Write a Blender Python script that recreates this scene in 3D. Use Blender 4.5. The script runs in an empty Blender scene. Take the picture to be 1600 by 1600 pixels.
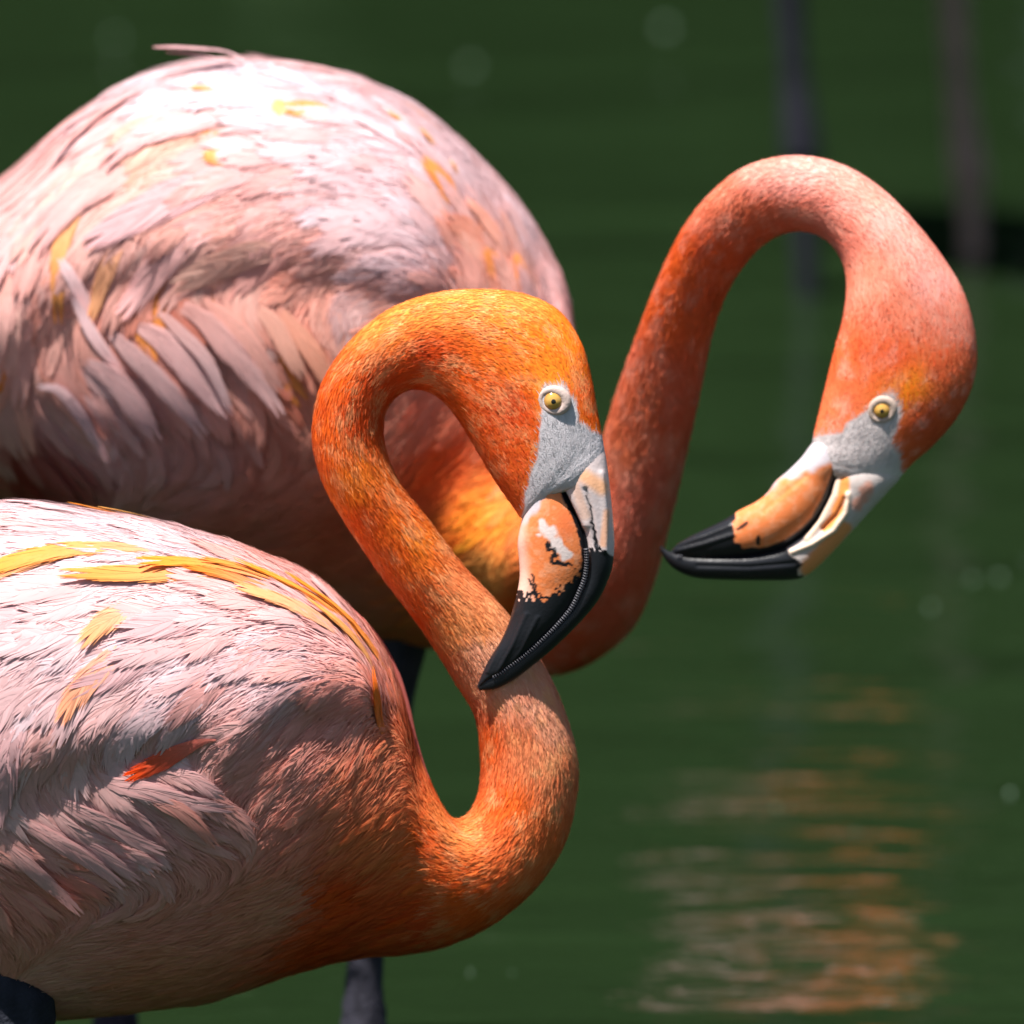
import bpy, math
import numpy as np

rng = np.random.default_rng(11)
scene = bpy.context.scene
col = scene.collection

# ------------------------------------------------------------------ camera
CAM_H, PITCH, FPX = 1.31, 0.182, 17000.0       # eye height (m), downward tilt, focal length in photo pixels
CP, SP = math.cos(PITCH), math.sin(PITCH)
cam_d = bpy.data.cameras.new('camera')
cam = bpy.data.objects.new('camera', cam_d); col.objects.link(cam)
cam.location = (0, 0, CAM_H)
cam.rotation_euler = (math.pi / 2 - PITCH, 0, 0)
cam_d.sensor_width = 36
cam_d.lens = FPX / 1600 * 36
cam_d.clip_end = 1000
cam_d.dof.use_dof = True
cam_d.dof.focus_distance = 5.02
cam_d.dof.aperture_fstop = 9.0
scene.camera = cam

# ------------------------------------------------------------------ world, sun, exposure
SUN = np.array([-0.24, -0.30, 0.92]); SUN /= np.linalg.norm(SUN)
world = bpy.data.worlds.new('World'); scene.world = world; world.use_nodes = True
wn = world.node_tree.nodes; wl = world.node_tree.links
sky = wn.new('ShaderNodeTexSky'); sky.sky_type = 'NISHITA'; sky.sun_disc = False
sky.sun_elevation = math.asin(SUN[2]); sky.sun_rotation = math.atan2(SUN[0], SUN[1])
bg = wn['Background']; bg.inputs['Strength'].default_value = 0.05
wl.new(sky.outputs[0], bg.inputs['Color'])
sd = bpy.data.lights.new('sun', 'SUN'); sd.energy = 5.0; sd.angle = math.radians(0.55); sd.color = (1.0, 0.95, 0.90)
sun = bpy.data.objects.new('sun', sd); col.objects.link(sun)
from mathutils import Vector
sun.rotation_euler = Vector(SUN).to_track_quat('Z', 'Y').to_euler()
sun.location = (-3, -2, 10)
vs = scene.view_settings
vs.view_transform = 'Standard'; vs.look = 'None'; vs.exposure = 1.0; vs.gamma = 1.0; vs.use_curve_mapping = False

cy = scene.cycles
cy.adaptive_threshold = .02; cy.max_bounces = 4; cy.diffuse_bounces = 2; cy.glossy_bounces = 3; cy.transmission_bounces = 2; cy.transparent_max_bounces = 4
cy.caustics_reflective = False; cy.caustics_refractive = False

# ------------------------------------------------------------------ helpers
def P(q, Y):
    """design pixel (photo coordinates) on the vertical plane y = Y -> world point"""
    q = np.asarray(q, float); Y = np.asarray(Y, float)
    x = (q[..., 0] - 800) / FPX; v = -(q[..., 1] - 800) / FPX
    dy = CP + v * SP; dz = -SP + v * CP
    t = Y / dy
    return np.stack([x * t, Y + 0 * t, CAM_H + dz * t], -1)
UP = np.array([0, SP, CP]); RIGHT = np.array([1.0, 0, 0])
M_PX = 5.0 / FPX * 1.016        # metres per design pixel at 5 m

def nrmz(v): return v / np.maximum(np.linalg.norm(v, axis=-1, keepdims=True), 1e-12)
def sstep(a, b, x):
    t = np.clip((x - a) / (b - a), 0, 1); return t * t * (3 - 2 * t)
def hash3(i, j, k, seed):
    n = (i.astype(np.int64) * 374761393 + j.astype(np.int64) * 668265263 + k.astype(np.int64) * 2147483647 + seed * 144665) & 0x7fffffff
    n = ((n ^ (n >> 13)) * 1274126177) & 0x7fffffff
    n = ((n ^ (n >> 15)) * 1103515245) & 0x7fffffff
    return ((n ^ (n >> 16)) & 0xffff) / 65535.0
def vnoise(p, freq, seed=0):
    p = np.asarray(p, float) * freq + 531.7
    if p.shape[-1] == 2: p = np.concatenate([p, np.zeros(p.shape[:-1] + (1,))], -1)
    i = np.floor(p).astype(np.int64); f = p - i; f = f * f * (3 - 2 * f)
    out = 0
    for a in (0, 1):
        for b in (0, 1):
            for c in (0, 1):
                w = (f[..., 0] if a else 1 - f[..., 0]) * (f[..., 1] if b else 1 - f[..., 1]) * (f[..., 2] if c else 1 - f[..., 2])
                out = out + w * hash3(i[..., 0] + a, i[..., 1] + b, i[..., 2] + c, seed)
    return out
def fbm(p, freq, seed=0):
    return (vnoise(p, freq, seed) + .5 * vnoise(p, freq * 2.1, seed + 1) + .25 * vnoise(p, freq * 4.3, seed + 2)) / 1.75
def mix(a, b, t):
    t = np.asarray(t)[..., None]; return a * (1 - t) + b * t
def dist_poly(q, pts, closed=False):
    q = np.asarray(q, float); pts = np.asarray(pts, float)
    if closed: pts = np.vstack([pts, pts[:1]])
    best = np.full(q.shape[:-1], 1e9)
    for a, b in zip(pts[:-1], pts[1:]):
        ab = b - a; t = np.clip(((q - a) @ ab) / max(ab @ ab, 1e-9), 0, 1)
        best = np.minimum(best, np.linalg.norm(q - a - t[..., None] * ab, axis=-1))
    return best
def inside(q, poly):
    q = np.asarray(q, float); poly = np.asarray(poly, float)
    x, y = q[..., 0], q[..., 1]; res = np.zeros(x.shape, bool)
    for (x0, y0), (x1, y1) in zip(poly, np.roll(poly, -1, 0)):
        c = (y0 > y) != (y1 > y)
        res ^= c & (x < (x1 - x0) * (y - y0) / ((y1 - y0) if y1 != y0 else 1e-9) + x0)
    return res
def sdf(q, poly):        # positive inside
    d = dist_poly(q, poly, True); return np.where(inside(q, poly), d, -d)
def warp(q, amp, freq, seed):
    a = vnoise(q, freq, seed) - .5; b = vnoise(q, freq, seed + 7) - .5
    return q + np.stack([a, b], -1) * 2 * amp
def idw(q, ctrl, power=3.0):
    """ctrl rows: x, y, values..."""
    c = np.asarray(ctrl, float); sh = q.shape[:-1]; qq = q.reshape(-1, 2)
    d2 = ((qq[:, None, :] - c[None, :, :2]) ** 2).sum(-1) + 100.0
    w = d2 ** (-power / 2); w /= w.sum(1, keepdims=True)
    return (w @ c[:, 2:]).reshape(sh + (c.shape[1] - 2,))

# ---- materials
def material(name):
    m = bpy.data.materials.new(name); m.use_nodes = True
    return m, m.node_tree.nodes, m.node_tree.links, m.node_tree.nodes['Principled BSDF']
def attr_material(name, rough, spec=.3, translucent=0.0, bump=0.0, bscale=900., coat=0.0, sheen=0.0):
    m, n, l, b = material(name)
    at = n.new('ShaderNodeAttribute'); at.attribute_name = 'Col'
    l.new(at.outputs['Color'], b.inputs['Base Color'])
    b.inputs['Roughness'].default_value = rough; b.inputs['Specular IOR Level'].default_value = spec
    b.inputs['Coat Weight'].default_value = coat; b.inputs['Coat Roughness'].default_value = .15
    if sheen:
        b.inputs['Sheen Weight'].default_value = sheen; b.inputs['Sheen Roughness'].default_value = .4
    if bump:
        tc = n.new('ShaderNodeTexCoord'); nz = n.new('ShaderNodeTexNoise'); nz.inputs['Scale'].default_value = bscale
        nz.inputs['Detail'].default_value = 3
        bp = n.new('ShaderNodeBump'); bp.inputs['Strength'].default_value = bump; bp.inputs['Distance'].default_value = .001
        l.new(tc.outputs['Object'], nz.inputs['Vector']); l.new(nz.outputs['Fac'], bp.inputs['Height']); l.new(bp.outputs[0], b.inputs['Normal'])
    if translucent:
        tr = n.new('ShaderNodeBsdfTranslucent'); l.new(at.outputs['Color'], tr.inputs['Color'])
        mx = n.new('ShaderNodeMixShader'); mx.inputs[0].default_value = translucent
        l.new(b.outputs[0], mx.inputs[1]); l.new(tr.outputs[0], mx.inputs[2])
        l.new(mx.outputs[0], n['Material Output'].inputs['Surface'])
    return m
MAT_PLUME = attr_material('plumage', .6, .10, translucent=.30)
MAT_FEATHER = attr_material('feather_vane', .55, .15, translucent=.25)
MAT_SKIN = attr_material('feathered_skin', .85, .1, bump=.25, bscale=1500)
MAT_BILL = attr_material('bill_horn', .38, .32, bump=.15, bscale=700, coat=.04)
MAT_LEG = attr_material('leg_scales', .75, .15, bump=1.0, bscale=420)
MAT_EYE = attr_material('eye', .08, .5, coat=1.0)
MAT_LID = attr_material('eyelid', .5, .3, bump=.25, bscale=900)

# ---- mesh building
def build(name, verts, faces, colors, mat, parent=None, base=(0, 0, 0), kind=None, smooth=True, normals=None):
    """faces: (F,4) or (F,3) int array; colours per vertex"""
    verts = np.asarray(verts, np.float32).reshape(-1, 3) - np.asarray(base, np.float32)
    faces = np.asarray(faces, np.int32); k = faces.shape[1]; F = len(faces)
    if normals is not None:      # plumage is shaded with the lie of the coat; wind every face outwards
        normals = nrmz(np.asarray(normals, float).reshape(-1, 3)).astype(np.float32)
        e1 = verts[faces[:, 2]] - verts[faces[:, 0]]; e2 = verts[faces[:, 3]] - verts[faces[:, 1]]
        flip = (np.cross(e1, e2) * normals[faces[:, 0]]).sum(-1) < 0
        faces = np.where(flip[:, None], faces[:, ::-1], faces).astype(np.int32)
    me = bpy.data.meshes.new(name)
    me.vertices.add(len(verts)); me.vertices.foreach_set('co', verts.ravel())
    me.loops.add(F * k); me.loops.foreach_set('vertex_index', faces.ravel())
    me.polygons.add(F); me.polygons.foreach_set('loop_start', np.arange(0, F * k, k, dtype=np.int32))
    if smooth: me.polygons.foreach_set('use_smooth', np.ones(F, bool))
    me.update(calc_edges=True)
    if colors is not None:
        c = np.ones((len(verts), 4), np.float32); c[:, :3] = np.clip(np.asarray(colors).reshape(-1, 3), 0, 1)
        a = me.attributes.new('Col', 'FLOAT_COLOR', 'POINT'); a.data.foreach_set('color', c.ravel())
    if normals is not None: me.normals_split_custom_set_from_vertices(normals)
    if mat: me.materials.append(mat)
    o = bpy.data.objects.new(name, me); col.objects.link(o)
    if parent: o.parent = parent
    if kind: o['kind'] = kind
    return o
def thing(name, label, cat, loc, group=None):
    o = bpy.data.objects.new(name, None); col.objects.link(o); o.location = loc; o.empty_display_size = .05
    o['label'] = label; o['category'] = cat
    if group: o['group'] = group
    return o
def grid_faces(nu, nv, wrap=True):
    i = np.arange(nu - 1)[:, None]; j = np.arange(nv if wrap else nv - 1)[None, :]
    j1 = (j + 1) % nv
    a = i * nv + j; b = i * nv + j1; c = (i + 1) * nv + j1; d = (i + 1) * nv + j
    return np.stack([a + 0 * b, b, c, d], -1).reshape(-1, 4)
def catmull(rows, n):
    r = np.asarray(rows, float); r = np.vstack([2 * r[0] - r[1], r, 2 * r[-1] - r[-2]])
    out = []
    for i in range(1, len(r) - 2):
        p0, p1, p2, p3 = r[i - 1:i + 3]
        t = np.linspace(0, 1, n, endpoint=False)[:, None]
        out.append(.5 * ((2 * p1) + (-p0 + p2) * t + (2 * p0 - 5 * p1 + 4 * p2 - p3) * t ** 2 + (-p0 + 3 * p1 - 3 * p2 + p3) * t ** 3))
    out.append(r[-2][None]); return np.vstack(out)

class Surf:
    """swept body: each rung gives the dorsal and ventral edge (side view), depth offset and half thickness"""
    def __init__(s, rungs, Y0, n=12, nt=96):
        R = catmull(rungs, n); s.n = n; s.Ns = len(R); s.Nt = nt
        A, B = R[:, 0:2], R[:, 2:4]; C = (A + B) / 2; W = (A - B) / 2
        th = np.arange(nt) / nt * 2 * np.pi; s.th = th
        ct = np.cos(th)[None, :, None]; sn = np.sin(th)[None, :]
        s.q = C[:, None, :] + ct * W[:, None, :]
        s.Yc = Y0 + R[:, 4] * M_PX; s.dr = np.maximum(R[:, 5], .3) * M_PX
        s.pos = P(s.q, s.Yc[:, None] - sn * s.dr[:, None])
        s.cen = P(C, s.Yc)
        s.idx = np.arange(s.Ns) / n
        s.near = np.broadcast_to(sn > 0, (s.Ns, nt))
        s.finish()
    def finish(s):
        s.dS = np.gradient(s.pos, axis=0)
        s.dT = (np.roll(s.pos, -1, 1) - np.roll(s.pos, 1, 1)) / 2
        nn = np.cross(s.dS, s.dT); nn = nrmz(nn)
        sg = np.sign((nn * (s.pos - s.cen[:, None, :])).sum(-1, keepdims=True)); sg[sg == 0] = 1
        s.nrm = nn * sg
        s.area = np.linalg.norm(np.cross(s.dS, s.dT), axis=-1)
    def displace(s, h):
        s.pos = s.pos + s.nrm * h[..., None]; s.finish()
    def samp(s, tab, u, t):
        u = np.clip(u, 0, s.Ns - 1.001); i = np.floor(u).astype(int); fi = (u - i)
        j0 = np.floor(t).astype(int); fj = t - j0; j = j0 % s.Nt; j1 = (j + 1) % s.Nt
        if tab.ndim == 3: fi = fi[:, None]; fj = fj[:, None]
        return (tab[i, j] * (1 - fi) * (1 - fj) + tab[i + 1, j] * fi * (1 - fj) + tab[i, j1] * (1 - fi) * fj + tab[i + 1, j1] * fi * fj)
    def find(s, q, near=True):
        d = ((s.q - np.asarray(q, float)) ** 2).sum(-1)
        d = np.where(s.near if near else ~s.near, d, 1e9)
        i, j = np.unravel_index(np.argmin(d), d.shape); return float(i), float(j)
    def scatter(s, n, weight):
        w = (s.area * weight).ravel(); c = np.cumsum(w); c /= c[-1]
        r = (np.arange(n) + rng.random(n)) / n
        k = np.searchsorted(c, r); k = np.minimum(k, len(w) - 1)
        i, j = k // s.Nt, k % s.Nt
        return i + rng.random(n) - .5, j + rng.random(n) - .5
    def faces(s): return grid_faces(s.Ns, s.Nt)

def rot_tan(d, n, ang):
    return d * np.cos(ang)[:, None] + np.cross(n, d) * np.sin(ang)[:, None]

def march(sf, u, t, L, K, field=None, dirs=None, ang=None, drift=None):
    """walk K steps of length L/K over the surface -> points, normals, tangents (M,K+1,3)"""
    u = u.copy(); t = t.copy(); Ps, Ns_, Ts = [], [], []
    step = (L / K)[:, None]
    for k in range(K + 1):
        p = sf.samp(sf.pos, u, t); n = nrmz(sf.samp(sf.nrm, u, t))
        d = sf.samp(field, u, t) if field is not None else dirs[:, k]
        d = nrmz(d - n * (d * n).sum(-1, keepdims=True))
        if ang is not None: d = rot_tan(d, n, ang + (drift * k / K if drift is not None else 0))
        Ps.append(p); Ns_.append(n); Ts.append(d)
        a = sf.samp(sf.dS, u, t); b = sf.samp(sf.dT, u, t); v = d * step
        aa = (a * a).sum(-1); bb = (b * b).sum(-1); ab = (a * b).sum(-1); av = (a * v).sum(-1); bv = (b * v).sum(-1)
        det = np.maximum(aa * bb - ab * ab, 1e-3 * aa * bb + 1e-16)
        u = u + np.clip((av * bb - bv * ab) / det, -12, 12); t = t + np.clip((bv * aa - av * ab) / det, -8, 8)
    return np.stack(Ps, 1), np.stack(Ns_, 1), np.stack(Ts, 1)

def feathers(sf, u, t, L, W, c0, c1, l0, l1, nb=14, K=7, cup=5.0, fluff=.0004, **kw):
    """each feather is a rachis with barbs on both sides; returns verts (M,V,3), cols, faces of one"""
    M = len(L); Ps, Ns_, Ts = kw['spine'] if 'spine' in kw else march(sf, u, t, L, K, **kw)
    Bs = np.cross(Ns_, Ts)
    kk = (np.arange(nb) + .4) / nb * .93
    a0 = np.concatenate([kk, kk]); side = np.concatenate([np.ones(nb), -np.ones(nb)])
    nB = 2 * nb
    a0 = a0[None] + rng.normal(0, .25 / nb, (M, nB))
    prof = np.clip(1 - np.clip(a0, 0, 1) ** 2.0, .02, 1) ** .75 * np.sqrt(np.clip(a0 / .12, .25, 1))
    b1 = W[:, None] * prof * (1 + rng.normal(0, .07, (M, nB)))
    sw = (.58 - .38 * a0) * (1 + rng.normal(0, .10, (M, nB)))
    tau = np.array([0, .35, .7, 1.0])
    a = a0[..., None] + sw[..., None] * (.45 * tau + .55 * tau ** 2)              # fraction of L
    b = side[None, :, None] * b1[..., None] * (1.35 * tau - .35 * tau ** 2)       # metres
    da = sw[..., None] * (.45 + 1.1 * tau) * L[:, None, None]; db = side[None, :, None] * b1[..., None] * (1.35 - .7 * tau)
    ln = np.sqrt(da ** 2 + db ** 2) + 1e-9
    hw = (L[:, None, None] / nb * .95) * np.array([.60, .56, .38, .05])
    wa, wb = -db / ln * hw, da / ln * hw
    ao = np.stack([a * L[:, None, None] + wa, a * L[:, None, None] - wa], -1) / L[:, None, None, None]
    bo = np.stack([b + wb, b - wb], -1)
    ao = ao.reshape(M, -1); bo = bo.reshape(M, -1)
    tw = np.broadcast_to(np.array([0, .35, .7, 1.0])[None, None, :, None], (M, nB, 4, 2)).reshape(M, -1)
    eps = np.repeat(rng.normal(0, 1, (M, nB)), 8, axis=1) * fluff * tw
    # rachis strip
    ra = np.linspace(0, .97, K + 1); rw = .00028 * (1 - .7 * ra)
    ao = np.concatenate([ao, np.repeat(ra[None], M, 0), np.repeat(ra[None], M, 0)], 1)
    bo = np.concatenate([bo, np.repeat(rw[None], M, 0), np.repeat(-rw[None], M, 0)], 1)
    eps = np.concatenate([eps, np.full((M, 2 * (K + 1)), .00015)], 1)
    f = np.clip(ao, 0, 1.12) * K; i = np.clip(np.floor(f).astype(int), 0, K - 1); fr = (f - i)[..., None]
    mi = np.arange(M)[:, None]
    pp = Ps[mi, i] * (1 - fr) + Ps[mi, i + 1] * fr
    nn = Ns_[mi, i] * (1 - fr) + Ns_[mi, i + 1] * fr; bb = Bs[mi, i] * (1 - fr) + Bs[mi, i + 1] * fr
    lift = l0[:, None] + (l1 - l0)[:, None] * np.clip(ao, 0, 1.2) ** .6
    V = pp + bb * bo[..., None] + nn * (lift - cup * bo ** 2 + eps)[..., None]
    jit = np.repeat(rng.normal(0, .035, (M, nB)), 8, axis=1); jit = np.concatenate([jit, np.full((M, 2 * (K + 1)), .05)], 1)
    ca = np.clip(ao, 0, 1)[..., None]
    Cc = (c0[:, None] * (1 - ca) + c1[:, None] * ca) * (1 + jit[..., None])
    base = (np.arange(nB) * 8)[:, None, None] + np.array([[0, 1, 3, 2], [2, 3, 5, 4], [4, 5, 7, 6]])[None]
    fa = base.reshape(-1, 4); o = nB * 8; r = np.arange(K)
    fb = np.stack([o + r, o + r + 1, o + K + 1 + r + 1, o + K + 1 + r], -1)
    nj = np.concatenate([np.repeat(rng.normal(0, .07, (M, nB)), 8, axis=1), np.zeros((M, 2 * (K + 1)))], 1)
    tt = Ts[mi, i]
    NN = nn + bb * (bo / W[:, None] * .12 + nj)[..., None] + tt * (.10 * np.clip(ao, 0, 1) - .05 + .5 * nj)[..., None]
    return V, Cc, np.vstack([fa, fb]), NN

def blades(sf, u, t, L, wid, c0, c1, l0, l1, K=3, **kw):
    M = len(u); Ps, Ns_, Ts = march(sf, u, t, L, K, **kw)
    Bs = np.cross(Ns_, Ts); a = np.linspace(0, 1, K + 1)
    hw = wid[:, None] * np.array([.7, 1, .75, .06])[None] / 2
    lift = l0[:, None] + (l1 - l0)[:, None] * a[None] ** 1.2
    tilt = rng.normal(0, .10, M)[:, None, None]
    ctr = Ps + Ns_ * lift[..., None]
    e = (Bs + Ns_ * tilt) * hw[..., None]
    V = np.stack([ctr + e, ctr - e], 2).reshape(M, -1, 3)
    Cc = np.repeat(c0[:, None] * (1 - a[None, :, None]) + c1[:, None] * a[None, :, None], 2, axis=1)
    r = np.arange(K) * 2
    NN = np.repeat(Ns_ + Bs * rng.normal(0, .13, (M, 1, 1)) + Ts * rng.normal(0, .10, (M, 1, 1)), 2, axis=1)
    return V, Cc, np.stack([r, r + 1, r + 3, r + 2], -1), NN
def join_faces(fa, M, V): return (fa[None] + (np.arange(M) * V)[:, None, None]).reshape(-1, fa.shape[1])

def tube(pts, rad, nt=20, ripple=0.0, seed=1):
    """round tapered limb through world points"""
    R = catmull(np.column_stack([pts, rad]), 8); p = R[:, :3]; r = R[:, 3]
    T = nrmz(np.gradient(p, axis=0)); ref = np.array([0, 1.0, 0.15])
    X = nrmz(np.cross(T, ref)); Z = np.cross(X, T)
    th = np.arange(nt) / nt * 2 * np.pi
    ring = np.cos(th)[None, :, None] * X[:, None] + np.sin(th)[None, :, None] * Z[:, None]
    rr = r[:, None] * (1 + ripple * (vnoise(p[:, None] * 1.0 + ring * .01, 260, seed) - .5))
    V = p[:, None] + ring * rr[..., None]
    return V.reshape(-1, 3), grid_faces(len(p), nt)

# ------------------------------------------------------------------ setting: pond basin, water, far bank
n = 121
gx = np.sinh(np.linspace(-4.2, 4.2, n)) * 6.0; gy = np.sinh(np.linspace(-4.2, 4.2, n)) * 6.0 + 5
X, Y = np.meshgrid(gx, gy, indexing='ij')
rad = np.sqrt((X / 1.5) ** 2 + (Y - 3.0) ** 2)
Z = -0.30 + sstep(10.2, 13.5, rad) * 0.75 + (fbm(np.stack([X, Y], -1), .35, 5) - .5) * .12 * sstep(11, 16, rad)
m, nd, lk, b = material('bank_earth')
tc = nd.new('ShaderNodeTexCoord'); nz = nd.new('ShaderNodeTexNoise'); nz.inputs['Scale'].default_value = 1.3; nz.inputs['Detail'].default_value = 6
cr = nd.new('ShaderNodeValToRGB'); cr.color_ramp.elements[0].color = (.035, .028, .015, 1); cr.color_ramp.elements[1].color = (.05, .085, .02, 1)
cr.color_ramp.elements[0].position = .38; cr.color_ramp.elements[1].position = .6
lk.new(tc.outputs['Object'], nz.inputs['Vector']); lk.new(nz.outputs['Fac'], cr.inputs['Fac']); lk.new(cr.outputs[0], b.inputs['Base Color'])
b.inputs['Roughness'].default_value = .95
ground = build('ground', np.stack([X, Y, Z], -1), grid_faces(n, n, False), None, m); ground['kind'] = 'structure'

m, nd, lk, b = material('pond_water')
b.inputs['Base Color'].default_value = (.0105, .022, .0075, 1)
b.inputs['Roughness'].default_value = .035; b.inputs['IOR'].default_value = 1.333
tc = nd.new('ShaderNodeTexCoord')
def wave(sx, sy, scale, detail, dist):
    mp = nd.new('ShaderNodeMapping'); mp.inputs['Scale'].default_value = (sx, sy, 1)
    nz = nd.new('ShaderNodeTexNoise'); nz.inputs['Scale'].default_value = scale; nz.inputs['Detail'].default_value = detail
    nz.inputs['Distortion'].default_value = .4
    lk.new(tc.outputs['Object'], mp.inputs['Vector']); lk.new(mp.outputs[0], nz.inputs['Vector'])
    bp = nd.new('ShaderNodeBump'); bp.inputs['Strength'].default_value = 1.0; bp.inputs['Distance'].default_value = dist
    lk.new(nz.outputs['Fac'], bp.inputs['Height']); return bp
b1 = wave(1.6, 3.4, 1.4, 1.5, .012); b2 = wave(4, 11, 2.4, 2, .0025)
lk.new(b1.outputs[0], b2.inputs['Normal']); lk.new(b2.outputs[0], b.inputs['Normal'])
wx = np.array([-40, 40.]); wv = [(-24, -16, 0), (24, -16, 0), (24, 18, 0), (-24, 18, 0)]
water = build('water', wv, [[0, 1, 2, 3]], None, m, smooth=False); water['kind'] = 'structure'

# trees on the far bank: only their mirror image reaches the picture
def leafy(nleaf, cx, cz, rx, rz, seed):
    r = np.random.default_rng(seed); ncl = 46
    d = nrmz(r.normal(0, 1, (ncl, 3))); cl = d * (r.random((ncl, 1)) ** .45) * np.array([rx, rx, rz]) + np.array([0, 0, cz])
    k = r.integers(0, ncl, nleaf); c = cl[k] + r.normal(0, 1, (nleaf, 3)) * np.array([.34, .34, .26])
    c[:, 2] = np.maximum(c[:, 2], .15)
    e1 = nrmz(r.normal(0, 1, (nleaf, 3))); e2 = nrmz(np.cross(e1, r.normal(0, 1, (nleaf, 3))))
    s = (.16 + .10 * r.random((nleaf, 1)))
    V = np.stack([c - e1 * s, c + e2 * s * .45, c + e1 * s, c - e2 * s * .45], 1)
    shade = .75 + .5 * r.random((ncl, 1))[k] ; g = np.array([[.029, .060, .022]]) * shade * (.8 + .4 * r.random((nleaf, 1)))
    return V.reshape(-1, 3), np.arange(nleaf * 4).reshape(-1, 4), np.repeat(g, 4, 0)
MAT_LEAF = attr_material('foliage', .5, .3, translucent=.25); MAT_BARK = attr_material('bark', .9, .1, bump=.8, bscale=20)
TREES = [(-8.2, 15.6, 1.05, 'broad leafy tree at one end of the far bank'), (-5.4, 15.0, .95, 'slim leafy tree on the far bank second from its end'), (-2.9, 15.5, 1.1, 'tall leafy tree on the far bank standing between the slim one and a bushy one'), (-.6, 14.9, 1.0, 'bushy leafy tree on the far bank between the tall and the tallest one'),
         (1.7, 15.4, 1.12, 'tallest leafy tree in the middle of the far bank'), (4.0, 14.9, .98, 'low leafy tree on the far bank next to the tallest one'), (6.6, 15.6, 1.08, 'round leafy tree at the other end of the far bank'),
         (-4.2, 17.6, 1.5, 'big leafy tree in the second row of the far bank'), (.6, 17.8, 1.6, 'biggest leafy tree in the second row of the far bank'), (5.2, 17.6, 1.5, 'big round leafy tree ending the second row of the far bank')]
trunk0 = crown0 = None
for i, (x, y, s, lab) in enumerate(TREES):
    tr = thing('leafy_tree', lab, 'tree', (x, y, .38), 'trees on the far bank'); tr.scale = (s, s, s); tr.rotation_euler.z = i * 1.3
    if i < 3:
        V, Fc = tube([(0, 0, -.2), (.05, .02, 1.0), (-.05, .08, 2.2), (.1, 0, 3.6)], [.2, .16, .13, .05], 10)
        t0 = build('trunk', V, Fc, np.tile([[.06, .045, .03]], (len(V), 1)), MAT_BARK, tr)
        V, Fc, Cc = leafy(9000, 0, 2.5, 1.9, 2.4, 40 + i)
        c0 = build('crown', V, Fc, Cc, MAT_LEAF, tr)
        trunk0 = (trunk0 or []) + [t0]; crown0 = (crown0 or []) + [c0]
    else:
        for o in (trunk0[i % 3], crown0[i % 3]):
            c = o.copy(); col.objects.link(c); c.parent = tr

# ------------------------------------------------------------------ flamingo builder
def px_world(d):
    d = np.asarray(d, float); return d[..., 0:1] * RIGHT - d[..., 1:2] * UP

def make_bill(rungs, Y0, colour_fn, ridges, lower, nt=110, n=16):
    rungs = np.array(rungs, float); v = nrmz(rungs[:, 2:4] - rungs[:, 0:2])       # let the jaws overlap a little along the mouth
    if lower: rungs[2:, 2:4] += v[2:] * 5
    else: rungs[2:, 0:2] -= v[2:] * 4
    s = Surf(rungs, Y0, n, nt)
    h = np.zeros((s.Ns, nt))
    for pts, w, amp in ridges:
        h += amp * np.exp(-(dist_poly(s.q, pts) / w) ** 2) * np.clip(np.abs(np.sin(s.th))[None] * 1.5, 0, 1)
    s.displace(h * M_PX)
    c = colour_fn(s.q.reshape(-1, 2), s.pos.reshape(-1, 3))
    return s, c

def ring_frame(nv):
    X = nrmz(np.cross(np.array([0, .05, 1.0]), nv)); Z = np.cross(nv, X); return X, Z

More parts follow.
